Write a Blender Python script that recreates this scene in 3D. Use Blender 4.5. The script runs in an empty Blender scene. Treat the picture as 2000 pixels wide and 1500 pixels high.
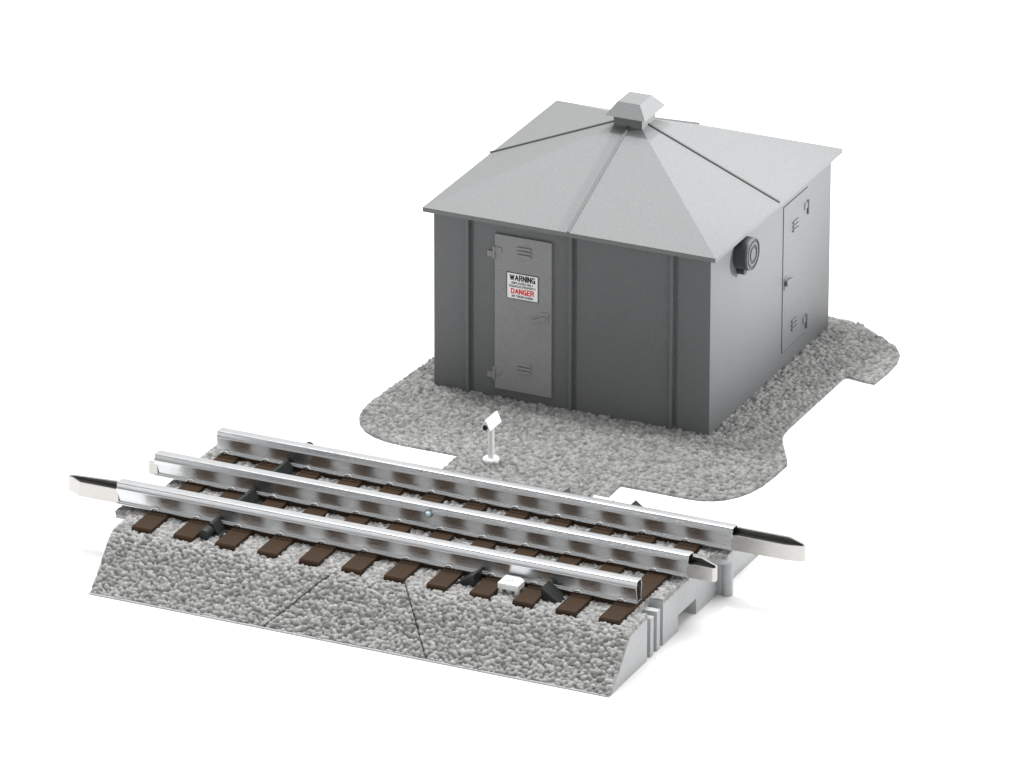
import bpy, bmesh, math, random
import numpy as np
from mathutils import Matrix, Vector

S = bpy.context.scene
COL = S.collection
R = math.radians

# ------------------------------------------------------------------ camera
cam_d = bpy.data.cameras.new('camera')
cam_d.sensor_width = 36.0
cam_d.lens = 36.0 * 16475.87 / 2000.0
cam_d.clip_start = 1.0
cam_d.clip_end = 2000.0
cam = bpy.data.objects.new('camera', cam_d)
COL.objects.link(cam)
yaw, pitch, roll = R(-24.7556), R(23.3187), R(0.0705)
fw = Vector((math.sin(yaw) * math.cos(pitch), math.cos(yaw) * math.cos(pitch), -math.sin(pitch)))
rt = fw.cross(Vector((0, 0, 1))).normalized()
up = rt.cross(fw)
c_, s_ = math.cos(roll), math.sin(roll)
rt, up = c_ * rt + s_ * up, -s_ * rt + c_ * up
M = Matrix.Identity(4)
for i in range(3):
    M[i][0], M[i][1], M[i][2] = rt[i], up[i], -fw[i]
M.translation = Vector((60.3955, -140.2704, 66.8978))
cam.matrix_world = M
S.camera = cam

# ------------------------------------------------------------------ light: white photo studio
W = bpy.data.worlds.new('World')
S.world = W
W.use_nodes = True
# unseen white surround, dimmed towards -y to darken rail sides and front wall
wn = W.node_tree
w_tc = wn.nodes.new('ShaderNodeTexCoord')
w_sep = wn.nodes.new('ShaderNodeSeparateXYZ')
w_rg = wn.nodes.new('ShaderNodeMapRange')
w_rg.interpolation_type = 'SMOOTHSTEP'
w_rg.inputs['From Min'].default_value = -.55
w_rg.inputs['From Max'].default_value = .15
w_rg.inputs['To Min'].default_value = .46
w_rg.inputs['To Max'].default_value = 1.02
wn.links.new(w_tc.outputs['Generated'], w_sep.inputs[0])
wn.links.new(w_sep.outputs['Y'], w_rg.inputs['Value'])
wn.links.new(w_rg.outputs['Result'], wn.nodes['Background'].inputs[1])
wn.nodes['Background'].inputs[0].default_value = (1, 1, 1, 1)

def area(name, loc, target, size, power):
    d = bpy.data.lights.new(name, 'AREA')
    d.shape = 'DISK'
    d.size = size
    d.energy = power
    o = bpy.data.objects.new(name, d)
    COL.objects.link(o)
    o.location = loc
    o.rotation_euler = (Vector(target) - Vector(loc)).to_track_quat('-Z', 'Y').to_euler()
    return o

def spot(name, loc, target, ang, power, size, blend=1.0):
    d = bpy.data.lights.new(name, 'SPOT')
    d.energy = power
    d.spot_size = R(ang)
    d.spot_blend = blend
    d.shadow_soft_size = size
    o = bpy.data.objects.new(name, d)
    COL.objects.link(o)
    o.location = loc
    o.rotation_euler = (Vector(target) - Vector(loc)).to_track_quat('-Z', 'Y').to_euler()
    return o

area('overhead_softbox', (0, 8, 60), (-2, -3, 0), 50, 33000)
area('key_lamp', (-20, 5, 58), (-2, -3, 0), 7, 22000)
spot('side_spot', (43, 20, 19.5), (-1.6, 3.0, 5.0), 14.5, 205000, 1.5)

S.view_settings.view_transform = 'Standard'
S.view_settings.look = 'None'
S.view_settings.exposure = 0
S.view_settings.gamma = 1
S.view_settings.use_curve_mapping = False

# ------------------------------------------------------------------ materials
def mat(name, col, rough=0.6, metal=0.0, spec=0.3, noise=0.0, nscale=60, bump=0.0, bscale=150, detail=2.0):
    m = bpy.data.materials.new(name)
    m.use_nodes = True
    nt = m.node_tree
    b = nt.nodes['Principled BSDF']
    b.inputs['Base Color'].default_value = (*col, 1)
    b.inputs['Roughness'].default_value = rough
    b.inputs['Metallic'].default_value = metal
    b.inputs['Specular IOR Level'].default_value = spec
    tc = nt.nodes.new('ShaderNodeTexCoord')
    if noise:
        n = nt.nodes.new('ShaderNodeTexNoise')
        n.inputs['Scale'].default_value = nscale
        n.inputs['Detail'].default_value = detail
        nt.links.new(tc.outputs['Object'], n.inputs['Vector'])
        r = nt.nodes.new('ShaderNodeMapRange')
        r.inputs['From Min'].default_value = 0.3
        r.inputs['From Max'].default_value = 0.7
        r.inputs['To Min'].default_value = 1 - noise
        r.inputs['To Max'].default_value = 1 + noise
        nt.links.new(n.outputs['Fac'], r.inputs['Value'])
        v = nt.nodes.new('ShaderNodeVectorMath')
        v.operation = 'SCALE'
        v.inputs[0].default_value = col
        nt.links.new(r.outputs['Result'], v.inputs['Scale'])
        nt.links.new(v.outputs[0], b.inputs['Base Color'])
    if bump:
        n2 = nt.nodes.new('ShaderNodeTexNoise')
        n2.inputs['Scale'].default_value = bscale
        n2.inputs['Detail'].default_value = 3
        nt.links.new(tc.outputs['Object'], n2.inputs['Vector'])
        bp = nt.nodes.new('ShaderNodeBump')
        bp.inputs['Strength'].default_value = bump
        bp.inputs['Distance'].default_value = 0.02
        nt.links.new(n2.outputs['Fac'], bp.inputs['Height'])
        nt.links.new(bp.outputs['Normal'], b.inputs['Normal'])
    return m

M_WALL = mat('shed_wall_plastic', (.150, .1545, .158), .5, noise=.10, nscale=30, bump=.28, bscale=55)
M_DOOR = mat('shed_door_plastic', (.270, .273, .275), .5, noise=.08, nscale=30, bump=.25, bscale=55)
M_ROOF = mat('shed_roof_plastic', (.178, .182, .184), .55, noise=.07, nscale=26, bump=.22, bscale=50)
M_SEAM = mat('roof_seam_plastic', (.12, .123, .126), .5)
M_GREY = mat('grey_base_plastic', (.43, .437, .443), .5, noise=.03, nscale=8)
M_TIE = mat('brown_tie_plastic', (.037, .0205, .0102), .6, spec=.15, noise=.06, nscale=20, bump=.08, bscale=60)
M_DARK = mat('dark_green_grey_plastic', (.018, .020, .0195), .42, noise=.06, nscale=20)
M_BLACK = mat('black_plastic', (.004, .004, .004), .35)
M_RING = mat('horn_ring_plastic', (.11, .113, .116), .5)
M_HORN = mat('horn_body_plastic', (.05, .052, .054), .5, noise=.05)
M_WHITE = mat('white_plastic', (.82, .82, .82), .35, spec=.4)
M_LABEL = mat('white_label', (.9, .9, .9), .4)
M_INK = mat('black_ink', (.004, .004, .004), .6)
M_RED = mat('red_ink', (.72, .001, .002), .6)
M_GROUND = mat('white_tabletop', (.87, .87, .87), .8, spec=.1)
M_GAP = mat('dark_gap', (.004, .004, .004), .8)
M_BEZEL = mat('bezel_metal', (.55, .55, .55), .25, metal=1)
M_LENS = mat('pale_blue_lens', (.62, .86, .9), .08, spec=.6)

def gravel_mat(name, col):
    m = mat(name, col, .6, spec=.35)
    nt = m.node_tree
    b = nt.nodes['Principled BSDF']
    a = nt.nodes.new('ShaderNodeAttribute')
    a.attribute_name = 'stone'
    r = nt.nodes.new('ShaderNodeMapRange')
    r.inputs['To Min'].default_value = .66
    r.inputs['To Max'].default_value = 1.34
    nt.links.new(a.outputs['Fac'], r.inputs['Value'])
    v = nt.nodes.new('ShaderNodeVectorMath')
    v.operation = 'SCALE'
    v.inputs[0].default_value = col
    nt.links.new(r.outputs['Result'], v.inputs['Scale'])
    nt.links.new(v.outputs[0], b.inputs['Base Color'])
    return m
M_GRAVEL = gravel_mat('grey_ballast', (.280, .278, .272))
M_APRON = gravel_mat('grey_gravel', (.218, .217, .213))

def metal_mat(name, col, rough):
    m = mat(name, col, rough, metal=1.0)
    nt = m.node_tree
    b = nt.nodes['Principled BSDF']
    tc = nt.nodes['Texture Coordinate']
    mp = nt.nodes.new('ShaderNodeMapping')
    mp.inputs['Scale'].default_value = (3, 14, 14)
    n = nt.nodes.new('ShaderNodeTexNoise')
    n.inputs['Scale'].default_value = 1.6
    n.inputs['Detail'].default_value = 5
    r = nt.nodes.new('ShaderNodeMapRange')
    r.inputs['From Min'].default_value = .3
    r.inputs['From Max'].default_value = .7
    r.inputs['To Min'].default_value = rough * .85
    r.inputs['To Max'].default_value = rough * 1.2
    nt.links.new(tc.outputs['Object'], mp.inputs['Vector'])
    nt.links.new(mp.outputs['Vector'], n.inputs['Vector'])
    nt.links.new(n.outputs['Fac'], r.inputs['Value'])
    nt.links.new(r.outputs['Result'], b.inputs['Roughness'])
    n2 = nt.nodes.new('ShaderNodeTexNoise')
    n2.inputs['Scale'].default_value = 4
    n2.inputs['Detail'].default_value = 2
    nt.links.new(tc.outputs['Object'], n2.inputs['Vector'])
    bp = nt.nodes.new('ShaderNodeBump')
    bp.inputs['Strength'].default_value = .03
    bp.inputs['Distance'].default_value = .02
    nt.links.new(n2.outputs['Fac'], bp.inputs['Height'])
    nt.links.new(bp.outputs['Normal'], b.inputs['Normal'])
    return m
M_RAIL = metal_mat('nickel_rail_metal', (.60, .61, .62), .31)
M_CLIP = metal_mat('clip_metal', (.85, .85, .84), .32)
M_PIN = metal_mat('nickel_pin_metal', (.50, .487, .47), .3)

# ------------------------------------------------------------------ mesh helpers
def obj(name, bm, m, parent=None, smooth=False):
    me = bpy.data.meshes.new(name)
    bmesh.ops.recalc_face_normals(bm, faces=bm.faces[:])
    bm.to_mesh(me)
    bm.free()
    me.materials.append(m)
    if smooth:
        for p in me.polygons:
            p.use_smooth = True
    o = bpy.data.objects.new(name, me)
    COL.objects.link(o)
    if parent is not None:
        o.parent = parent
        if parent.type == 'EMPTY':
            o.matrix_parent_inverse = Matrix.Translation(-parent.location)
    return o

def tag(o, label=None, cat=None, group=None, kind=None):
    if label: o['label'] = label
    if cat: o['category'] = cat
    if group: o['group'] = group
    if kind: o['kind'] = kind
    return o

def thing(name, label, cat, loc=(0, 0, 0), group=None):
    o = bpy.data.objects.new(name, None)
    o.empty_display_size = .2
    COL.objects.link(o)
    o.location = loc
    return tag(o, label, cat, group)

def bm_new():
    return bmesh.new()

def box(bm, x0, x1, y0, y1, z0, z1, bevel=0.0, seg=2):
    b2 = bmesh.new()
    bmesh.ops.create_cube(b2, size=1)
    for v in b2.verts:
        v.co.x = x0 + (v.co.x + .5) * (x1 - x0)
        v.co.y = y0 + (v.co.y + .5) * (y1 - y0)
        v.co.z = z0 + (v.co.z + .5) * (z1 - z0)
    if bevel:
        bmesh.ops.bevel(b2, geom=b2.edges[:], offset=bevel, segments=seg, affect='EDGES', profile=.5)
    merge(bm, b2)
    return bm

def merge(bm, b2):
    me = bpy.data.meshes.new('tmp')
    b2.to_mesh(me)
    b2.free()
    bm.from_mesh(me)
    bpy.data.meshes.remove(me)

def prism(bm, poly, axis, a0, a1, bevel=0.0):
    """poly: list of 2D points in the plane normal to axis; extruded a0..a1"""
    b2 = bmesh.new()
    def P(p, a):
        if axis == 'x': return (a, p[0], p[1])
        if axis == 'y': return (p[0], a, p[1])
        return (p[0], p[1], a)
    v0 = [b2.verts.new(P(p, a0)) for p in poly]
    v1 = [b2.verts.new(P(p, a1)) for p in poly]
    n = len(poly)
    b2.faces.new(v0)
    b2.faces.new(v1)
    for i in range(n):
        b2.faces.new((v0[i], v0[(i + 1) % n], v1[(i + 1) % n], v1[i]))
    bmesh.ops.recalc_face_normals(b2, faces=b2.faces[:])
    if bevel:
        bmesh.ops.bevel(b2, geom=b2.edges[:], offset=bevel, segments=2, affect='EDGES', profile=.5)
    merge(bm, b2)
    return bm

def lathe(bm, prof, center, axis, seg=48, sy=1.0):
    """prof: list of (r, a) along axis"""
    b2 = bmesh.new()
    rings = []
    for r, a in prof:
        ring = []
        if r <= 1e-6:
            ring = [b2.verts.new(_ax(0, 0, a, center, axis))]
        else:
            for k in range(seg):
                t = 2 * math.pi * k / seg
                ring.append(b2.verts.new(_ax(r * math.cos(t) * sy, r * math.sin(t), a, center, axis)))
        rings.append(ring)
    for A, B in zip(rings[:-1], rings[1:]):
        if len(A) == 1 and len(B) == 1: continue
        for k in range(seg):
            k2 = (k + 1) % seg
            if len(A) == 1: b2.faces.new((A[0], B[k], B[k2]))
            elif len(B) == 1: b2.faces.new((A[k], A[k2], B[0]))
            else: b2.faces.new((A[k], A[k2], B[k2], B[k]))
    bmesh.ops.recalc_face_normals(b2, faces=b2.faces[:])
    merge(bm, b2)
    return bm

def _ax(u, v, a, c, axis):
    if axis == 'z': return (c[0] + u, c[1] + v, c[2] + a)
    if axis == 'y': return (c[0] + u, c[1] + a, c[2] + v)
    return (c[0] + a, c[1] + u, c[2] + v)

def sharp(o, ang=35):
    for p in o.data.polygons: p.use_smooth = True
    bmx = bmesh.new(); bmx.from_mesh(o.data)
    for e in bmx.edges:
        if len(e.link_faces) == 2 and e.calc_face_angle(0) > R(ang): e.smooth = False
    bmx.to_mesh(o.data); bmx.free()
    return o

# ------------------------------------------------------------------ gravel height field (real pebbles)
def pebbles(u, v, cell, seed, w):
    """u,v: flat arrays (plane coords); returns height 0..1 and per-stone value; w: relative height amplitude"""
    rng = np.random.RandomState(seed)
    gu, gv = u / cell, v / cell
    iu, iv = np.floor(gu).astype(int), np.floor(gv).astype(int)
    ou, ov = iu.min() - 3, iv.min() - 3
    nu, nv = iu.max() - ou + 4, iv.max() - ov + 4
    ju, jv = rng.rand(nu, nv), rng.rand(nu, nv)
    rad = .52 + .30 * rng.rand(nu, nv)
    asp = .72 + .5 * rng.rand(nu, nv)
    th = rng.rand(nu, nv) * math.pi
    ct, st = np.cos(th), np.sin(th)
    lift = rng.rand(nu, nv)
    val = rng.rand(nu, nv)
    best = np.full(u.shape, -1.0)
    bv = np.zeros(u.shape)
    for du in (-2, -1, 0, 1, 2):
        for dv in (-2, -1, 0, 1, 2):
            a, b = iu + du - ou, iv + dv - ov
            dx = gu - (iu + du + .1 + .8 * ju[a, b])
            dy = gv - (iv + dv + .1 + .8 * jv[a, b])
            c, s = ct[a, b], st[a, b]
            p = (c * dx + s * dy) / asp[a, b]
            q = (-s * dx + c * dy) * asp[a, b]
            d2 = (p * p + q * q) / rad[a, b] ** 2
            h = np.sqrt(np.maximum(0, 1 - d2)) * (.62 + .38 * lift[a, b]) * rad[a, b] * 1.25
            m = h > best
            best = np.where(m, h, best)
            bv = np.where(m, val[a, b], bv)
    return np.maximum(best, .05), bv

def mesh_np(name, co, faces, stone, m, parent=None):
    me = bpy.data.meshes.new(name)
    n, f = len(co), len(faces)
    me.vertices.add(n)
    me.vertices.foreach_set('co', co.astype(np.float32).ravel())
    me.loops.add(f * 4)
    me.loops.foreach_set('vertex_index', faces.astype(np.int32).ravel())
    me.polygons.add(f)
    me.polygons.foreach_set('loop_start', np.arange(f, dtype=np.int32) * 4)
    me.polygons.foreach_set('loop_total', np.full(f, 4, np.int32))
    me.polygons.foreach_set('use_smooth', np.ones(f, bool))
    at = me.attributes.new('stone', 'FLOAT', 'POINT')
    at.data.foreach_set('value', stone.astype(np.float32))
    me.update(calc_edges=True)
    me.validate()
    me.materials.append(m)
    o = bpy.data.objects.new(name, me)
    COL.objects.link(o)
    if parent is not None: o.parent = parent
    return o

def in_poly(px, py, poly):
    inside = np.zeros(px.shape, bool)
    n = len(poly)
    for i in range(n):
        x0, y0 = poly[i]; x1, y1 = poly[(i + 1) % n]
        if y0 == y1: continue
        c = ((y0 > py) != (y1 > py)) & (px < (x1 - x0) * (py - y0) / (y1 - y0) + x0)
        inside ^= c
    return inside

def snap_poly(px, py, poly):
    bx, by, bd = px.copy(), py.copy(), np.full(px.shape, 1e9)
    n = len(poly)
    for i in range(n):
        x0, y0 = poly[i]; x1, y1 = poly[(i + 1) % n]
        dx, dy = x1 - x0, y1 - y0
        L = dx * dx + dy * dy
        if L == 0: continue
        t = np.clip(((px - x0) * dx + (py - y0) * dy) / L, 0, 1)
        qx, qy = x0 + t * dx, y0 + t * dy
        d = (qx - px) ** 2 + (qy - py) ** 2
        m = d < bd
        bx, by, bd = np.where(m, qx, bx), np.where(m, qy, by), np.where(m, d, bd)
    return bx, by

def grid_sheet(polys_in, holes, step, bounds):
    """cells of a regular grid inside poly and outside holes; returns vert xy, faces, boundary mask, boundary edge list"""
    x0, x1, y0, y1 = bounds
    nx, ny = int((x1 - x0) / step) + 1, int((y1 - y0) / step) + 1
    X, Y = np.meshgrid(x0 + np.arange(nx + 1) * step, y0 + np.arange(ny + 1) * step, indexing='ij')
    cx = (X[:-1, :-1] + step / 2).ravel(); cy = (Y[:-1, :-1] + step / 2).ravel()
    keep = np.zeros(cx.shape, bool)
    for p in polys_in: keep |= in_poly(cx, cy, p)
    for (a, b, c, d) in holes: keep &= ~((cx > a) & (cx < b) & (cy > c) & (cy < d))
    ii, jj = np.divmod(np.nonzero(keep)[0], ny)
    idx = lambda i, j: i * (ny + 1) + j
    F = np.stack([idx(ii, jj), idx(ii + 1, jj), idx(ii + 1, jj + 1), idx(ii, jj + 1)], 1)
    used = np.zeros((nx + 1) * (ny + 1), bool); used[F.ravel()] = True
    cnt = np.bincount(F.ravel(), minlength=used.size)
    new = np.cumsum(used) - 1
    bd = (cnt[used] < 4)
    return X.ravel()[used], Y.ravel()[used], new[F], bd

def boundary_edges(F):
    e = np.concatenate([F[:, [0, 1]], F[:, [1, 2]], F[:, [2, 3]], F[:, [3, 0]]])
    k = np.sort(e, 1)
    key = k[:, 0].astype(np.int64) * 10_000_000 + k[:, 1]
    u, inv, cn = np.unique(key, return_inverse=True, return_counts=True)
    return e[cn[inv] == 1]

# ------------------------------------------------------------------ ground
ZG = -0.06
g = bm_new()
box(g, -300, 300, -300, 300, ZG - .5, ZG)
tag(obj('ground', g, M_GROUND), 'plain white tabletop that everything stands on', 'ground', kind='structure')

# ------------------------------------------------------------------ gravel base plate under the shed
def arc(pts):
    return pts
base_poly = [(-6.62, 1.25), (-6.79, -1.0), (-6.80, -1.35), (-6.77, -1.72), (-6.68, -2.06), (-6.52, -2.36),
             (-6.28, -2.62), (-6.0, -2.79), (-5.68, -2.89), (-5.3, -2.93), (-4.11, -2.93), (-4.07, -4.62), (-.59, -4.62), (-.61, -2.91),
             (.85, -2.92), (1.1, -2.89), (1.33, -2.79), (1.52, -2.64), (1.68, -2.43), (1.81, -2.14), (1.9, -1.75), (1.94, -1.2), (1.95, -.63),
             (1.85, -.4), (1.52, .19), (1.37, .48), (1.3, .72), (1.275, 1.02), (1.285, 2.5), (1.29, 3.74), (1.30, 3.84), (1.36, 3.89),
             (1.5, 3.86), (1.77, 3.80), (1.96, 3.80), (1.995, 4.45), (1.97, 4.98), (1.86, 5.39), (1.67, 5.68), (1.32, 5.96), (.49, 6.54), (-.19, 6.60),
             (-6.45, 6.60)]
gb = thing('gravel_base', 'flat grey gravel base with a rounded, notched outline carrying the shed', 'base plate', (-2.5, 2, ZG))
step = .0145
X, Y, F, bd = grid_sheet([base_poly], [(-5.9, -.1, .1, 5.98)], step, (-6.9, 2.1, -4.7, 6.7))
hole = (X > -6) & (X < 0) & (Y > 0) & (Y < 6.08)
b_out = bd & ~hole
sx, sy = snap_poly(X[b_out], Y[b_out], base_poly)
X[b_out], Y[b_out] = sx, sy
H, SV = pebbles(X, Y, .084, 11, 1)
Z = -.055 + .095 * H
Z[b_out] = np.minimum(Z[b_out], -.02)
E_ = boundary_edges(F)
E_ = E_[b_out[E_[:, 0]] & b_out[E_[:, 1]]]
n0 = len(X)
ids = np.unique(E_)
mp = np.full(n0, -1); mp[ids] = n0 + np.arange(len(ids))
co = np.concatenate([np.stack([X, Y, Z], 1), np.stack([X[ids], Y[ids], np.full(len(ids), ZG)], 1)])
F2 = np.stack([E_[:, 1], E_[:, 0], mp[E_[:, 0]], mp[E_[:, 1]]], 1)
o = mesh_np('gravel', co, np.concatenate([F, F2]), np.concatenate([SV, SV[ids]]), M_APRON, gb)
o.matrix_parent_inverse = Matrix.Translation(-gb.location)

# ------------------------------------------------------------------ shed
shed = thing('utility_shed', 'grey square utility shed with a shallow hipped roof standing on gravel', 'shed', (-3, 3.04, ZG))
D = 6.08; HW = 3.765; OV = .169; TE = .093
APZ = HW + TE + 1.317
w = bm_new()
# front wall with shallow grooves right of every stiffener: plan polygon
RIBS = [-5.245, -2.995, -.815]
plan = [(-6, 0)]
for x in RIBS:
    plan += [(x + .035, 0), (x + .035, .03), (x + .115, .03), (x + .115, 0)]
plan += [(0, 0), (0, D), (-6, D)]
prism(w, plan, 'z', -.06, HW + .01)
obj('walls', w, M_WALL, shed)
for x in RIBS:
    b = bm_new()
    box(b, x - .035, x + .034, -.07, .02, -.03, HW + .005, .012)
    obj('stiffener', b, M_WALL, shed)

# roof: eave slab and four slopes (stops at the vent neck)
r = bm_new()
ex0, ex1, ey0, ey1 = -6 - OV, OV, -OV, D + OV
cx, cy = -3.0, 3.04
ev = [(ex0, ey0), (ex1, ey0), (ex1, ey1), (ex0, ey1)]
lo = [r.verts.new((x, y, HW)) for x, y in ev]
hi = [r.verts.new((x, y, HW + TE)) for x, y in ev]
k = .06
tp = [r.verts.new((cx + (x - cx) * k, cy + (y - cy) * k, HW + TE + 1.317 * (1 - k))) for x, y in ev]
for i in range(4):
    j = (i + 1) % 4
    r.faces.new((lo[i], lo[j], hi[j], hi[i]))
    r.faces.new((hi[i], hi[j], tp[j], tp[i]))
r.faces.new(lo); r.faces.new(tp)
roof = obj('roof', r, M_ROOF, shed)
# standing seam down the middle of each slope
def seam_strip(p0, p1, width, h):
    b = bm_new()
    p0, p1 = Vector(p0), Vector(p1)
    d = (p1 - p0).normalized()
    s = d.cross(Vector((0, 0, 1))).normalized()
    n = s.cross(d).normalized()
    if n.z < 0: n = -n
    vs = []
    for p in (p0, p1):
        for (a, c) in ((-1, -.02), (-1, h), (-.35, h * 1.35), (.35, h * 1.35), (1, h), (1, -.02)):
            vs.append(b.verts.new(p + s * a * width / 2 + n * c))
    for i in range(6):
        j = (i + 1) % 6
        b.faces.new((vs[i], vs[j], vs[6 + j], vs[6 + i]))
    b.faces.new(vs[:6]); b.faces.new(vs[6:])
    return b
ez = HW + TE
for e, f in (((cx, ey0), (0, -1)), ((ex1, cy), (1, 0)), ((cx, ey1), (0, 1)), ((ex0, cy), (-1, 0))):
    p1 = (e[0], e[1], ez)
    p0 = (cx + f[0] * .3, cy + f[1] * .3, APZ - .3 * 1.317 / 3.2)
    obj('roof_seam', seam_strip(p0, p1, .05, .027), M_SEAM, roof)

# vent cap
v = bm_new()
zb, zt = 5.315, 5.56
bq = [(cx - .42, cy - .51), (cx + .45, cy - .51), (cx + .45, cy + .50), (cx - .42, cy + .50)]
tq = [(cx - .25, cy - .28), (cx + .235, cy - .28), (cx + .235, cy + .31), (cx - .25, cy + .31)]
B = [v.verts.new((x, y, zb)) for x, y in bq]; T = [v.verts.new((x, y, zt)) for x, y in tq]
for i in range(4):
    j = (i + 1) % 4
    v.faces.new((B[i], B[j], T[j], T[i]))
v.faces.new(T); v.faces.new(B)
cap = obj('roof_vent', v, M_ROOF, shed)
nb = bm_new()
box(nb, cx - .32, cx + .3, cy - .31, cy + .33, 4.9, zb)
obj('vent_neck', nb, M_ROOF, cap)

def slot_ring(bm, c, L, h, face, dep=.03):
    """one pressed louver: a raised pill. face 'y' (front wall) or 'x' (right wall)"""
    pts = []
    n = 8
    r_ = h / 2
    for side in (1, -1):
        for i in range(n + 1):
            t = (-1 if side == 1 else 1) * math.pi / 2 + math.pi * i / n
            pts.append((side * (L / 2 - r_) + r_ * math.cos(t), r_ * math.sin(t)))
    if face == 'y':
        prism(bm, [(c[0] + a, c[2] + b) for a, b in pts], 'y', c[1] - dep, c[1] + .004, .007)
    else:
        prism(bm, [(c[1] + a, c[2] + b) for a, b in pts], 'x', c[0] - .004, c[0] + dep, .007)

# ---- front door
fd = bm_new()
box(fd, -4.645, -3.405, -.05, .02, .185, 3.515, .008)
door = obj('door', fd, M_DOOR, shed)
for zc in (3.215, .715):
    b = bm_new()
    for kz in (0, 1, 2):
        slot_ring(b, (-3.995, -.049, zc - .0 + (1 - kz) * .078), .30, .052, 'y')
    obj('louver', b, M_DOOR, door)
for z0 in (2.985, .385):
    b = bm_new()
    lathe(b, [(0, 0), (.028, 0), (.028, .265), (0, .265)], (-4.655, -.062, z0), 'z', 16)
    box(b, -4.82, -4.66, -.03, .01, z0 + .01, z0 + .135, .006)
    box(b, -4.65, -4.49, -.066, -.045, z0 + .135, z0 + .255, .005)
    obj('hinge', b, M_DOOR, door)
b = bm_new()
box(b, -3.66, -3.46, -.066, -.045, 1.80, 2.0, .006)
prism(b, [(-3.84, 1.795), (-3.82, 1.765), (-3.55, 1.85), (-3.5, 1.905), (-3.52, 1.93), (-3.62, 1.90)], 'y', -.115, -.068, .006)
obj('handle', b, M_DOOR, door)

# ---- right door (faces +x)
fd = bm_new()
box(fd, -.02, .012, 3.635, 4.85, .35, 3.50, .004)
door2 = obj('door', fd, M_WALL, shed)
gpm = bm_new()
g_ = .014
for (a0, a1, c0, c1) in ((3.635 - g_, 3.635, .35 - g_, 3.50 + g_), (4.85, 4.85 + g_, .35 - g_, 3.50 + g_),
                         (3.635, 4.85, .35 - g_, .35), (3.635, 4.85, 3.50, 3.50 + g_)):
    box(gpm, -.01, .003, a0, a1, c0, c1)
obj('door_gap_shade', gpm, M_GAP, door2)  # black strips proud of the wall, painted as the gap's shade
for zc in (2.915, .77):
    b = bm_new()
    for kz in (0, 1, 2):
        slot_ring(b, (.012, 4.235, zc + (1 - kz) * .086), .30, .056, 'x')
    obj('louver', b, M_WALL, door2)
for z0 in (2.93, .44):
    b = bm_new()
    lathe(b, [(0, 0), (.03, 0), (.03, .30), (0, .30)], (.028, 4.855, z0), 'z', 16)
    box(b, .0, .02, 4.86, 5.0, z0 + .01, z0 + .15, .004)
    box(b, .008, .03, 4.69, 4.85, z0 + .14, z0 + .28, .004)
    obj('hinge', b, M_WALL, door2)
b = bm_new()
box(b, .008, .03, 3.68, 3.82, 1.70, 1.95, .005)
prism(b, [(3.70, 1.80), (3.74, 1.77), (4.0, 1.83), (4.0, 1.875), (3.78, 1.90), (3.70, 1.90)], 'x', .033, .085, .008)
obj('handle', b, M_WALL, door2)

# ---- round horn under the eave of the right wall
hb = bm_new()
lathe(hb, [(0, -.01), (.335, -.01), (.335, .285), (.0, .285)], (0, 1.41, 3.385), 'x', 64, .97)
horn = obj('horn', hb, M_HORN, shed)
sharp(horn)
hf = bm_new()
def ring(name, r0, r1, a0, a1, m):
    b = bm_new()
    lathe(b, [(r0, a0), (r1, a0), (r1, a1), (r0, a1)] if r0 == 0 else [(r0, a0), (r1, a0), (r1, a1), (r0, a1), (r0, a0)], (0, 1.41, 3.385), 'x', 64, .97)
    return sharp(obj(name, b, m, horn))
hf.free()
ring('horn_ring', .308, .338, .26, .305, M_RING)
ring('horn_ring', .195, .245, .28, .302, M_RING)
ring('horn_hub', 0, .125, .28, .302, M_RING)
hk = bm_new()
lathe(hk, [(0, -.012), (.09, -.012), (.09, .16), (0, .16)], (0.0, 1.36, 3.03), 'x', 24)
sharp(obj('horn_bracket', hk, M_HORN, horn))

# ---- warning sign on the front door
sg = thing('warning_sign', 'white rectangular warning sign with black and red lettering on the grey front door', 'sign', (-4.037, -.053, 2.19))
b = bm_new()
box(b, -4.372, -3.698, -.058, -.049, 2.196, 2.742)
obj('panel', b, M_LABEL, sg)
b = bm_new()
t = .010
for (a0, a1, c0, c1) in ((-4.378, -3.692, 2.190, 2.190 + t), (-4.378, -3.692, 2.748 - t, 2.748),
                         (-4.378, -4.378 + t, 2.190 + t, 2.748 - t), (-3.692 - t, -3.692, 2.190 + t, 2.748 - t)):
    box(b, a0, a1, -.061, -.049, c0, c1)
obj('border', b, M_INK, sg)

def _arc(cx_, cz_, rx, rz, a0, a1, n=8):
    return [(cx_ + rx * math.cos(R(a0 + (a1 - a0) * i / n)), cz_ + rz * math.sin(R(a0 + (a1 - a0) * i / n))) for i in range(n + 1)]
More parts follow.
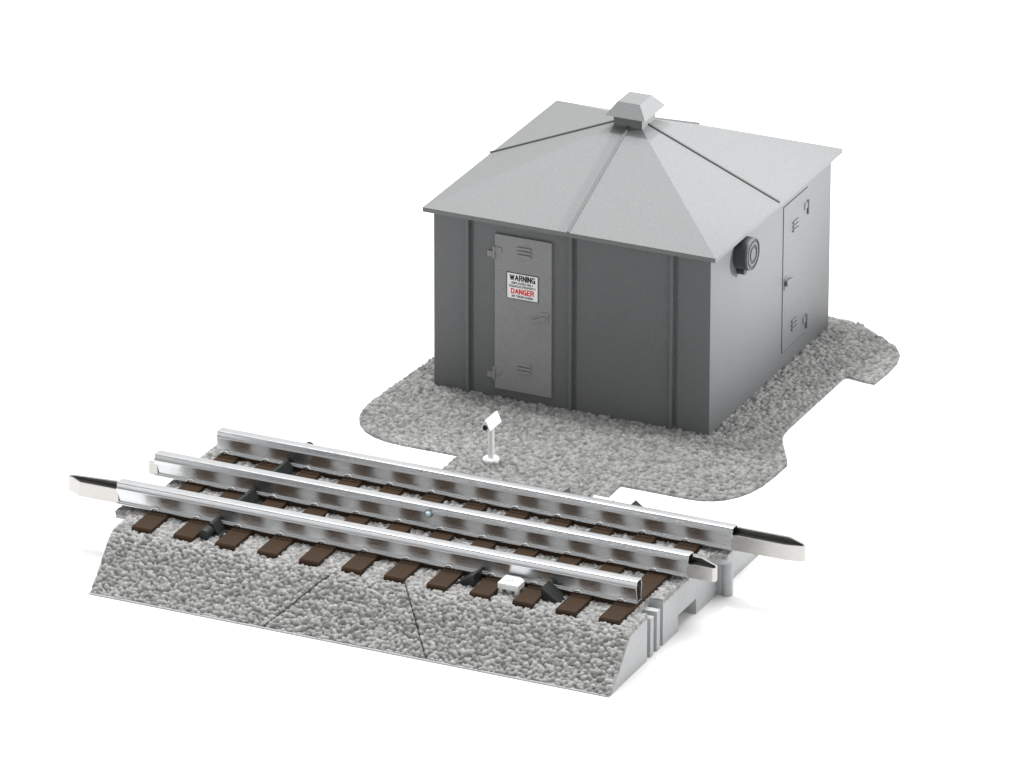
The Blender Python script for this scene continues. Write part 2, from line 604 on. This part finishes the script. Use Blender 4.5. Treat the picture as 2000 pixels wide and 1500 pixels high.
# upright sans capitals as centre lines in a cell of height 1: (width, strokes)
GLYPH = {
    'W': (1.05, [[(.0, 1), (.27, 0), (.525, .96), (.78, 0), (1.05, 1)]]),
    'A': (.76, [[(0, 0), (.38, 1), (.76, 0)], [(.15, .36), (.61, .36)]]),
    'R': (.66, [[(0, 0), (0, 1), (.40, 1)] + _arc(.40, .75, .24, .25, 90, -90) + [(0, .5)], [(.36, .5), (.56, .32), (.64, 0)]]),
    'N': (.66, [[(0, 0), (0, 1), (.66, 0), (.66, 1)]]),
    'I': (.0, [[(0, 0), (0, 1)]]),
    'G': (.76, [_arc(.38, .5, .38, .5, 40, 325, 18) + [(.74, .46), (.42, .46)], [(.74, .46), (.74, 0)]]),
    'E': (.58, [[(.58, 1), (0, 1), (0, 0), (.58, 0)], [(0, .52), (.53, .52)]]),
    'M': (.78, [[(0, 0), (0, 1), (.39, .12), (.78, 1), (.78, 0)]]),
    'P': (.62, [[(0, 0), (0, 1), (.38, 1)] + _arc(.38, .73, .24, .27, 90, -90) + [(0, .46)]]),
    'L': (.52, [[(0, 1), (0, 0), (.52, 0)]]),
    'O': (.78, [_arc(.39, .5, .39, .5, 0, 360, 24)]),
    'Y': (.70, [[(0, 1), (.35, .45), (.70, 1)], [(.35, .45), (.35, 0)]]),
    'S': (.60, [_arc(.30, .75, .28, .25, 20, 270, 12) + _arc(.30, .25, .30, .25, 90, -160, 12)]),
    'D': (.70, [[(0, 0), (0, 1), (.32, 1)] + _arc(.32, .5, .38, .5, 90, -90, 14) + [(0, 0)]]),
    'T': (.64, [[(0, 1), (.64, 1)], [(.32, 1), (.32, 0)]]),
}

def text_mesh(body, x0, x1, z0, z1, y, bold):
    """lettering as slightly raised ink strokes; bold = stroke width as a fraction of the letter height"""
    gap = .34
    pen = 0
    strokes = []
    for ch in body:
        if ch == ' ':
            pen += .42
            continue
        wd, st = GLYPH[ch]
        for q in st: strokes.append([(pen + a, c) for a, c in q])
        pen += wd + gap
    total = pen - gap
    h = z1 - z0
    sw = bold * h
    b = bm_new()
    kk = 0
    for q in strokes:
        pts = [(x0 + sw / 2 + a / total * (x1 - x0 - sw), z0 + sw / 2 + c * (h - sw)) for a, c in q]
        for (ax, az), (bx_, bz_) in zip(pts[:-1], pts[1:]):
            L = math.hypot(bx_ - ax, bz_ - az)
            if L < 1e-6: continue
            ux, uz = (bx_ - ax) / L, (bz_ - az) / L
            straight = abs(ux) < .02 or abs(uz) < .02
            e = sw * (.5 if straight and L > sw * 1.2 else .22)
            n_ = (-uz * sw / 2, ux * sw / 2)
            poly = [(ax - ux * e + n_[0], az - uz * e + n_[1]), (bx_ + ux * e + n_[0], bz_ + uz * e + n_[1]),
                    (bx_ + ux * e - n_[0], bz_ + uz * e - n_[1]), (ax - ux * e - n_[0], az - uz * e - n_[1])]
            prism(b, poly, 'y', y + .002, y - .0012 - (kk % 7) * .00012)
            kk += 1
    me = bpy.data.meshes.new('lettering')
    bmesh.ops.recalc_face_normals(b, faces=b.faces[:])
    b.to_mesh(me)
    b.free()
    return me

SX0, SX1, SZ0, SZ1 = -4.372, -3.698, 2.196, 2.742
def line(body, f0, f1, t0, t1, m, bold=.18):
    W_, H_ = SX1 - SX0, SZ1 - SZ0
    me = text_mesh(body, SX0 + f0 * W_, SX0 + f1 * W_, SZ1 - t1 * H_, SZ1 - t0 * H_, -.0590, bold)
    me.name = 'lettering'
    me.materials.clear(); me.materials.append(m)
    o = bpy.data.objects.new('lettering', me)
    COL.objects.link(o)
    o.parent = sg
    o.matrix_parent_inverse = Matrix.Translation(-sg.location)
    return o
line('WARNING', .085, .915, .055, .29, M_INK, .175)
line('EMPLOYEES ONLY', .15, .85, .335, .425, M_INK, .15)
line('RAILROAD PROPERTY', .075, .925, .46, .55, M_INK, .15)
tag(line('DANGER', .13, .87, .59, .805, M_RED, .18), 'red lettering')
line('NO TRESPASSING', .155, .845, .85, .94, M_INK, .17)

# ------------------------------------------------------------------ small camera on its post
pc = (-3.385, -2.93)
sc = thing('security_camera', 'small white gabled camera on a round post in the gravel before the shed', 'camera', (pc[0], pc[1], 0))
b = bm_new()
lathe(b, [(0, -.05), (.165, -.05), (.17, .0), (.165, .045), (.145, .06), (0, .06)], (pc[0], pc[1], 0), 'z', 40)
sharp(obj('foot', b, M_WHITE, sc), 50)
b = bm_new()
lathe(b, [(0, .05), (.066, .05), (.066, .75), (0, .75)], (pc[0], pc[1], 0), 'z', 32)
sharp(obj('post', b, M_WHITE, sc))
b = bm_new()
prism(b, [(pc[0] - .112, .735), (pc[0] + .112, .735), (pc[0] + .015, .945), (pc[0] - .015, .945)], 'y', pc[1] - .27, pc[1] + .27, .012)
hs = obj('housing', b, M_WHITE, sc)
b = bm_new()
lathe(b, [(0, .04), (.052, .04), (.054, -.018), (.044, -.024), (0, -.02)], (pc[0], pc[1] - .27, .797), 'y', 32)
sharp(obj('lens', b, M_BLACK, hs))

# ------------------------------------------------------------------ track section
YC = -8.21
XL, XR = -7.70, 3.10
BL, BR = XL + .006, XR - .006      # the plastic body stops just short of the gravel skin
tr = thing('track_section', 'short straight three rail track on a sloped grey gravel roadbed', 'railway track', (-2.3, YC, ZG))
half = [(-11.725, -.03), (-11.37, .285), (-11.10, .575), (-10.93, .755), (-10.82, .84), (-10.70, .885), (-10.55, .905), (-10.3, .91)]
prof = half + [(2 * YC - y, z) for y, z in reversed(half)]

body = bm_new()
hl = [(-11.66, ZG)] + [(y + .055 * min(1, (z < .88) + .3), z - .055) for y, z in half[1:]]
low = hl + [(2 * YC - y, z) for y, z in reversed(hl)]
prism(body, low, 'x', BL, 2.81)
for yl in (half[0][0], 2 * YC - half[0][0]):
    box(body, XL, XR, yl - .014, yl + .014, ZG, -.028)
# right hand end blocks
def end_block(y0, y1, zlo, ztop=None, x0=2.80, x1=BR):
    if ztop is not None:
        box(body, x0, x1, y0, y1, zlo, ztop)
        return
    ys = np.array([p[0] for p in low]); zs = np.array([p[1] for p in low])
    pts = [(y0, float(np.interp(y0, ys, zs)))] + [(a, b) for a, b in low[1:-1] if y0 < a < y1] + [(y1, float(np.interp(y1, ys, zs)))]
    prism(body, [(y0, zlo)] + pts + [(y1, zlo)], 'x', x0, x1)
end_block(-11.66, -9.985, ZG)
end_block(-9.83, -9.69, ZG, .735)
end_block(-9.54, -9.395, ZG, .755)
end_block(-9.26, -8.55, ZG)
end_block(-8.548, -7.702, .27)
end_block(-7.70, -4.70, ZG)
# mortise floor between the two halves
box(body, 2.815, 2.90, -9.99, -9.255, ZG, .70)
# post and rounded tab at the end
lathe(body, [(0, ZG), (.105, ZG), (.105, .74), (0, .74)], (3.275, -6.64, 0), 'z', 32)
box(body, 3.08, 3.20, -6.70, -6.45, ZG, .74)
tabp = [(3.09, -6.974), (3.26, -6.974)] + [(3.26 + .13 * math.sin(a), -6.844 - .13 * math.cos(a)) for a in np.linspace(.1, math.pi / 2, 8)] + \
       [(3.26 + .13 * math.cos(a), -6.60 + .13 * math.sin(a)) for a in np.linspace(0, math.pi / 2, 8)] + [(3.09, -6.47)]
prism(body, tabp, 'z', .70, .885)
# left tab
box(body, -8.034, XL + .02, -9.944, -9.256, .735, .855)
rb = obj('roadbed', body, M_GREY, tr)

# ballast sheet with pebbles (profile parameter s across, x along)
pl = np.array(prof)
seg = np.hypot(*(pl[1:] - pl[:-1]).T)
sl = np.concatenate([[0], np.cumsum(seg)])
def s_of_y(y): return float(np.interp(y, pl[:, 0], sl))
step = .0145
sA = [(XL, sl[0]), (XR, sl[0]), (XR, s_of_y(-9.985)), (2.815, s_of_y(-9.985)), (2.815, s_of_y(-9.258)), (XR, s_of_y(-9.258)),
      (XR, s_of_y(-6.98)), (3.38, s_of_y(-6.98)), (3.38, s_of_y(-6.48)), (XR, s_of_y(-6.48)),
      (XR, sl[-1]), (XL, sl[-1]), (XL, s_of_y(-9.25)), (-8.04, s_of_y(-9.25)), (-8.04, s_of_y(-9.95)), (XL, s_of_y(-9.95))]
X, T_, F, bd = grid_sheet([sA], [], step, (-8.1, 3.45, 0, sl[-1] + step))
px, pt = snap_poly(X[bd], T_[bd], sA)
X[bd], T_[bd] = px, pt
Hh, SV = pebbles(X, T_, .078, 5, 1)
amp = .08
d = -.054 + amp * Hh
# the two saw cuts of the hatch in the front slope
def seg_dist(x, s, a, b):
    ax, as_ = a; bx, bs = b
    t = np.clip(((x - ax) * (bx - ax) + (s - as_) * (bs - as_)) / ((bx - ax) ** 2 + (bs - as_) ** 2), 0, 1)
    return np.hypot(x - ax - t * (bx - ax), s - as_ - t * (bs - as_))
s_t = s_of_y(-10.6)
cut = np.minimum(seg_dist(X, T_, (-4.05, 0), (-2.925, s_t)),
                 np.minimum(seg_dist(X, T_, (-.65, 0), (-1.47, s_of_y(-10.80))), seg_dist(X, T_, (-1.47, s_of_y(-10.80)), (-1.61, s_t))))
d = np.where(cut < .0095, -.10, d)
ty = np.interp(T_, sl, pl[:, 0]); tz = np.interp(T_, sl, pl[:, 1])
# smooth normals along profile
gy = np.gradient(pl[:, 0]); gz = np.gradient(pl[:, 1])
nyv, nzv = -gz / np.hypot(gy, gz), gy / np.hypot(gy, gz)
ny_ = np.interp(T_, sl, nyv); nz_ = np.interp(T_, sl, nzv)
d[bd] = np.minimum(d[bd], -.018)
co = np.stack([X, ty + ny_ * d, tz + nz_ * d], 1)
co[:, 2] = np.maximum(co[:, 2], ZG + .004)
E_ = boundary_edges(F)
n0 = len(X); ids = np.unique(E_)
mp = np.full(n0, -1); mp[ids] = n0 + np.arange(len(ids))
lowv = co[ids].copy(); lowv[:, 1] -= ny_[ids] * .075; lowv[:, 2] -= nz_[ids] * .075
lowv[:, 2] = np.maximum(lowv[:, 2], ZG + .002)
F2 = np.stack([E_[:, 1], E_[:, 0], mp[E_[:, 0]], mp[E_[:, 1]]], 1)
bal = mesh_np('ballast', np.concatenate([co, lowv]), np.concatenate([F, F2]), np.concatenate([SV, SV[ids]]), M_GRAVEL, tr)
bal.matrix_parent_inverse = Matrix.Translation(-tr.location)
# black strips laid in the two cuts as painted shade
def cut_strip(gp, a, b, w_=.006):
    n_ = 10
    for i in range(n_):
        q = []
        for f in (i / n_, (i + 1) / n_):
            x = a[0] + (b[0] - a[0]) * f; s = a[1] + (b[1] - a[1]) * f
            y, z = np.interp(s, sl, pl[:, 0]), np.interp(s, sl, pl[:, 1])
            nn = (np.interp(s, sl, nyv), np.interp(s, sl, nzv))
            q.append((x, y - nn[0] * .022, z - nn[1] * .022))
        vv = [gp.verts.new((q[0][0] - w_, q[0][1], q[0][2])), gp.verts.new((q[0][0] + w_, q[0][1], q[0][2])),
              gp.verts.new((q[1][0] + w_, q[1][1], q[1][2])), gp.verts.new((q[1][0] - w_, q[1][1], q[1][2]))]
        gp.faces.new(vv)
for path in ([(-4.05, .03), (-2.925, s_t)], [(-.65, .03), (-1.47, s_of_y(-10.80)), (-1.61, s_t)]):
    gp = bm_new()
    for a, e in zip(path[:-1], path[1:]):
        cut_strip(gp, a, e)
    bmesh.ops.remove_doubles(gp, verts=gp.verts[:], dist=.002)
    obj('hatch_gap_shade', gp, M_GAP, tr)

# rails: y centre, x range
RY = [-9.71, -8.215, -6.73]
RX = [(-8.06, 2.80), (-8.02, 3.20), (-7.42, 3.46)]
ZB = .98

# ties with tie plates
TX = [-7.35 + .885 * i for i in range(12)]
YT0, YT1 = -10.61, 2 * YC + 10.61
for i, x in enumerate(TX):
    b = bm_new()
    prism(b, [(YT0 - .02, .84), (YT0 - .012, .93), (YT0 + .02, .968), (YT1 - .02, .968), (YT1 + .012, .93), (YT1 + .02, .84)], 'x', x, x + .42, .012)
    tie = obj('tie', b, M_TIE, tr)
    for k, ry in enumerate(RY):
        if k == 1: continue
        p = bm_new()
        box(p, x + .02, x + .40, ry - .265, ry + .265, .95, .984, .008)
        for sx_ in (.10, .30):
            for sy_ in (-.215, .215):
                lathe(p, [(0, .0), (.022, .0), (.018, .022), (0, .026)], (x + sx_, ry + sy_, .98), 'z', 10)
        obj('tie_plate', p, M_TIE, tie)

# rail section: inverted box with rounded head, shoulder and foot flange
hp = [(.136, .0), (.138, .02), (.128, .036), (.094, .046), (.088, .058), (.142, .315), (.147, .328), (.143, .339), (.124, .354), (.121, .362), (.113, .420), (.111, .430), (.108, .438), (.103, .444), (.096, .448), (.088, .450), (.04, .452)]
outer = [(-a, z) for a, z in hp] + [(a, z) for a, z in reversed(hp)]
def rail_bm(y, x0, x1):
    b = bm_new()
    inner = [(a * .82, .03 + z * .90) for a, z in outer]
    n = len(outer)
    xs = [x0, x0 + .03, x1 - .03, x1]
    ring = {}
    for nm, P_ in (('o', outer), ('i', inner)):
        for xi, x in enumerate(xs):
            ring[nm, xi] = [b.verts.new((x, y + a * (1 if nm == 'i' or 0 < xi < 3 else .97), ZB + (z if nm == 'i' or 0 < xi < 3 else .006 + z * .975))) for a, z in P_]
    for nm in 'oi':
        for xi in range(3):
            A, B_ = ring[nm, xi], ring[nm, xi + 1]
            for k in range(n):
                k2 = (k + 1) % n
                b.faces.new((A[k], A[k2], B_[k2], B_[k]))
    for xi in (0, 3):
        A, B_ = ring['o', xi], ring['i', xi]
        for k in range(n):
            k2 = (k + 1) % n
            b.faces.new((A[k], A[k2], B_[k2], B_[k]))
    # a bulkhead inside
    mid = [b.verts.new((x1 - .6, y + a, ZB + z)) for a, z in inner]
    b.faces.new(mid)
    mid2 = [b.verts.new((x0 + .3, y + a, ZB + z)) for a, z in inner]
    b.faces.new(mid2)
    return b

def ribbon_loop(pts, y, z0, z1, th=-.028, rise=.085):
    """open strip of sheet metal bent along pts (plan, relative y), as a wall of thickness th"""
    b = bm_new()
    n = len(pts)
    P_ = [Vector((p[0], p[1])) for p in pts]
    nr = []
    for i in range(n):
        d_ = (P_[min(i + 1, n - 1)] - P_[max(i - 1, 0)]).normalized()
        nr.append(Vector((-d_.y, d_.x)))
    V = []
    for i in range(n):
        q = P_[i] + nr[i] * (th * (1.0 + .9 * max(0, min(1, P_[i].y / .1))))
        far = max(0, min(1, (P_[i].y + .10) / .20))
        tip_x = max((p[0] for p in pts), key=lambda a: abs(a + 2))
        zt_ = z1 + rise * far * min(1, .15 + abs(P_[i].x - tip_x) / .45)      # the far wall of the folded strip stands higher
        V.append([b.verts.new((P_[i].x, y + P_[i].y, z0)), b.verts.new((P_[i].x, y + P_[i].y, zt_)),
                  b.verts.new((q.x, y + q.y, zt_)), b.verts.new((q.x, y + q.y, z0))])
    for i in range(n - 1):
        for k in range(4):
            k2 = (k + 1) % 4
            b.faces.new((V[i][k], V[i][k2], V[i + 1][k2], V[i + 1][k]))
    b.faces.new(V[0]); b.faces.new(V[-1])
    return b

clip_me = None
for k in range(3):
    rail = sharp(obj('rail', rail_bm(RY[k], *RX[k]), M_RAIL, tr), 50)
    # clips pressed up in the foot above each tie
    for x in TX:
        if clip_me is None:
            b = bm_new()
            NA, NB = 12, 8
            vs = [[b.verts.new(((.072 + .03 * math.cos(q)) * math.cos(p), .04 * math.sin(q), (.052 + .028 * math.cos(q)) * math.sin(p)))
                   for q in [2 * math.pi * k2 / NB for k2 in range(NB)]] for p in [math.pi * k1 / NA for k1 in range(NA + 1)]]
            for A_, B_ in zip(vs[:-1], vs[1:]):
                for q in range(NB):
                    b.faces.new((A_[q], A_[(q + 1) % NB], B_[(q + 1) % NB], B_[q]))
            b.faces.new(vs[0]); b.faces.new(vs[-1])
            c0 = obj('rail_clip', b, M_CLIP, None, True)
            clip_me = c0.data
            bpy.data.objects.remove(c0)
        c = bpy.data.objects.new('rail_clip', clip_me)
        COL.objects.link(c)
        c.parent = rail
        c.location = (x + .11, RY[k] - .125, .99)
    # brown seat strip below the rail
    b = bm_new()
    box(b, TX[0] + .1, TX[-1] + .3, RY[k] - .142, RY[k] + .142, .90, .964)
    obj('rail_seat', b, M_TIE, tr)

def pin(k, pts, z0, z1, floor):
    p = sharp(obj('rail_pin', ribbon_loop(pts, RY[k], z0, z1), M_PIN, tr), 25)
    b = bm_new()
    prism(b, floor, 'z', z0 + .02, z1 - .045)
    for v_ in b.verts:
        if v_.co.z > z0 + .03: v_.co.z += .012 + .03 * max(0, min(1, (v_.co.y + .10) / .20))
        v_.co.y += RY[k]
    obj('pin_shade_fill', b, M_BLACK, p)  # black filler in the pin mouth, standing in for interior shade
# left pin (front rail): bevelled tip
pin(0, [(-8.03, -.122), (-8.86, -.122), (-9.19, .06), (-9.19, .10), (-9.12, .122), (-8.03, .122)], .985, 1.275,
    [(-8.03, -.11), (-8.85, -.11), (-9.15, .06), (-9.1, .11), (-8.03, .11)])
# right pins with rounded tips
def tip(xe, xt, w_):
    r_ = .055
    return [(xe, w_)] + [(xt - .36, w_), (xt - .06, r_ * 1.2)] + [(xt - r_ + r_ * math.cos(a), r_ * math.sin(a)) for a in np.linspace(math.pi / 2.3, -math.pi / 2.3, 9)] + [(xt - .06, -r_ * 1.2), (xt - .36, -w_), (xe, -w_)]
def tip2(xe, xt, w_):
    r_ = .09
    out = [(xe, w_), (xt - .36, w_)]
    for a in np.linspace(math.pi / 2, 0, 6): out.append((xt - .06 + .06 * math.cos(a), -w_ + .085 + .085 * math.sin(a) - .0))
    for a in np.linspace(0, -math.pi / 2, 6)[1:]: out.append((xt - .06 + .06 * math.cos(a), -w_ + .085 + .085 * math.sin(a)))
    out.append((xe, -w_))
    return out
pin(2, tip(3.43, 4.90, .122), .985, 1.295, [(3.43, .11), (4.5, .11), (4.8, .05), (4.8, -.05), (4.5, -.11), (3.43, -.11)])
pin(1, tip2(3.17, 3.745, .122), .985, 1.255, [(3.17, .11), (3.38, .11), (3.7, -.02), (3.7, -.1), (3.17, -.11)])
# blunt stub of a pin at the left end of the middle rail
b = bm_new()
box(b, -8.14, -7.95, RY[1] - .125, RY[1] - .095, .99, 1.27, .004)
obj('rail_pin', b, M_PIN, tr)

# indicator lens in the side of the middle rail
b = bm_new()
lathe(b, [(.05, .0), (.085, .0), (.085, -.018), (.074, -.024), (.064, -.018), (.06, .0)], (-2.17, RY[1] - .142, 1.288), 'y', 32)
bz = sharp(obj('indicator_bezel', b, M_BEZEL, tr), 50)
b = bm_new()
lathe(b, [(.062, 0), (.06, -.02), (.048, -.042), (.028, -.056), (0, -.062)], (-2.17, RY[1] - .142, 1.288), 'y', 32)
obj('indicator_lens', b, M_LENS, bz, True)

# ------------------------------------------------------------------ sensor boxes beside the outer rails
def sensor_box(label, mirror):
    my = (lambda y: 2 * YC - y + .27) if mirror else (lambda y: y)
    t_ = thing('sensor_box', label, 'sensor box', (.37, my(-10.07), .90), 'white sensor boxes beside the rails')
    ch = .13
    poly = [(.16, -10.28), (.585, -10.28), (.585, -9.99), (.585 - ch, -9.875), (.16, -9.875)]
    poly = [(a, my(y)) for a, y in poly]
    b = bm_new()
    prism(b, poly, 'z', .985, 1.105, .008)
    bo = obj('housing', b, M_WHITE, t_)
    b = bm_new()
    box(b, .30, .42, my(-10.09) - .008, my(-10.09) + .008, 1.1, 1.108)
    box(b, .30, .318, my(-10.115) - .02, my(-10.115) + .02, 1.1, 1.108)
    obj('slot', b, M_GAP, bo)
    for x in (.175, .50):
        b = bm_new()
        ya, yb = my(-10.265), my(-10.165)
        box(b, x, x + .07, min(ya, yb), max(ya, yb), .86, .985, .004)
        obj('leg', b, M_WHITE, t_)
    b = bm_new()
    lathe(b, [(0, .0), (.085, .0), (.085, .115), (0, .115)], (.355, my(-10.14), .875), 'z', 28)
    sharp(obj('sensor_barrel', b, M_WHITE, t_))
sensor_box('white sensor box with chamfered corner between the two near dark wedges', False)
sensor_box('white sensor box almost hidden behind the far rail', True)

# dark deflector wedges
def wedge(x_low, x_high, y0, y1, label, zt=1.155):
    b = bm_new()
    prism(b, [(x_low, .885), (x_high, .885), (x_high, zt)], 'y', y0, y1, .004)
    o = obj('deflector_wedge', b, M_DARK)
    tag(o, label, 'wedge', 'dark wedges guarding the sensor boxes')
m0, m1 = -6.28, -5.90
wedge(-.735, -.335, -10.25, -9.89, 'dark grey wedge before the near rail, left of the white box')
wedge(1.435, 1.04, -10.25, -9.89, 'dark grey wedge before the near rail, right of the white box')
wedge(-.735, -.335, m0, m1, 'dark wedge tip peeking over the far rail against the gravel', 1.185)
wedge(1.435, 1.04, m0, m1, 'dark wedge tip peeking over the far rail against plain white', 1.185)

# black ridged bar lying across the roadbed beneath the rails
b = bm_new()
bx = -5.87
yA, yB = -10.20, 2 * YC + 10.20
cb = thing('crossbar', 'long black ridged bar lying across the ties under all three rails', 'bar', (bx, YC, .9))
segs = [(yA, RY[0] - .17), (RY[0] + .17, RY[1] - .17), (RY[1] + .17, RY[2] - .17), (RY[2] + .17, yB)]
for (a, e) in segs:
    prism(b, [(bx - .15, .93), (bx + .15, .93), (bx + .03, 1.135), (bx - .03, 1.14)], 'y', a, e, .006)
box(b, bx - .13, bx + .13, yA + .02, yB - .02, .89, .955)
obj('ridge', b, M_DARK, cb)
b = bm_new()
box(b, bx - .165, bx + .225, yA - .06, yB + .06, .87, .925, .006)
obj('flange', b, M_DARK, cb)
for (a, e) in ((yA - .25, yA + .05), (yB - .05, yB + .36)):
    b = bm_new()
    lathe(b, [(0, a), (.105, a), (.11, a + .01), (.11, e), (0, e)], (bx - .03, 0, .985), 'y', 36)
    sharp(obj('end_knob', b, M_DARK, cb))
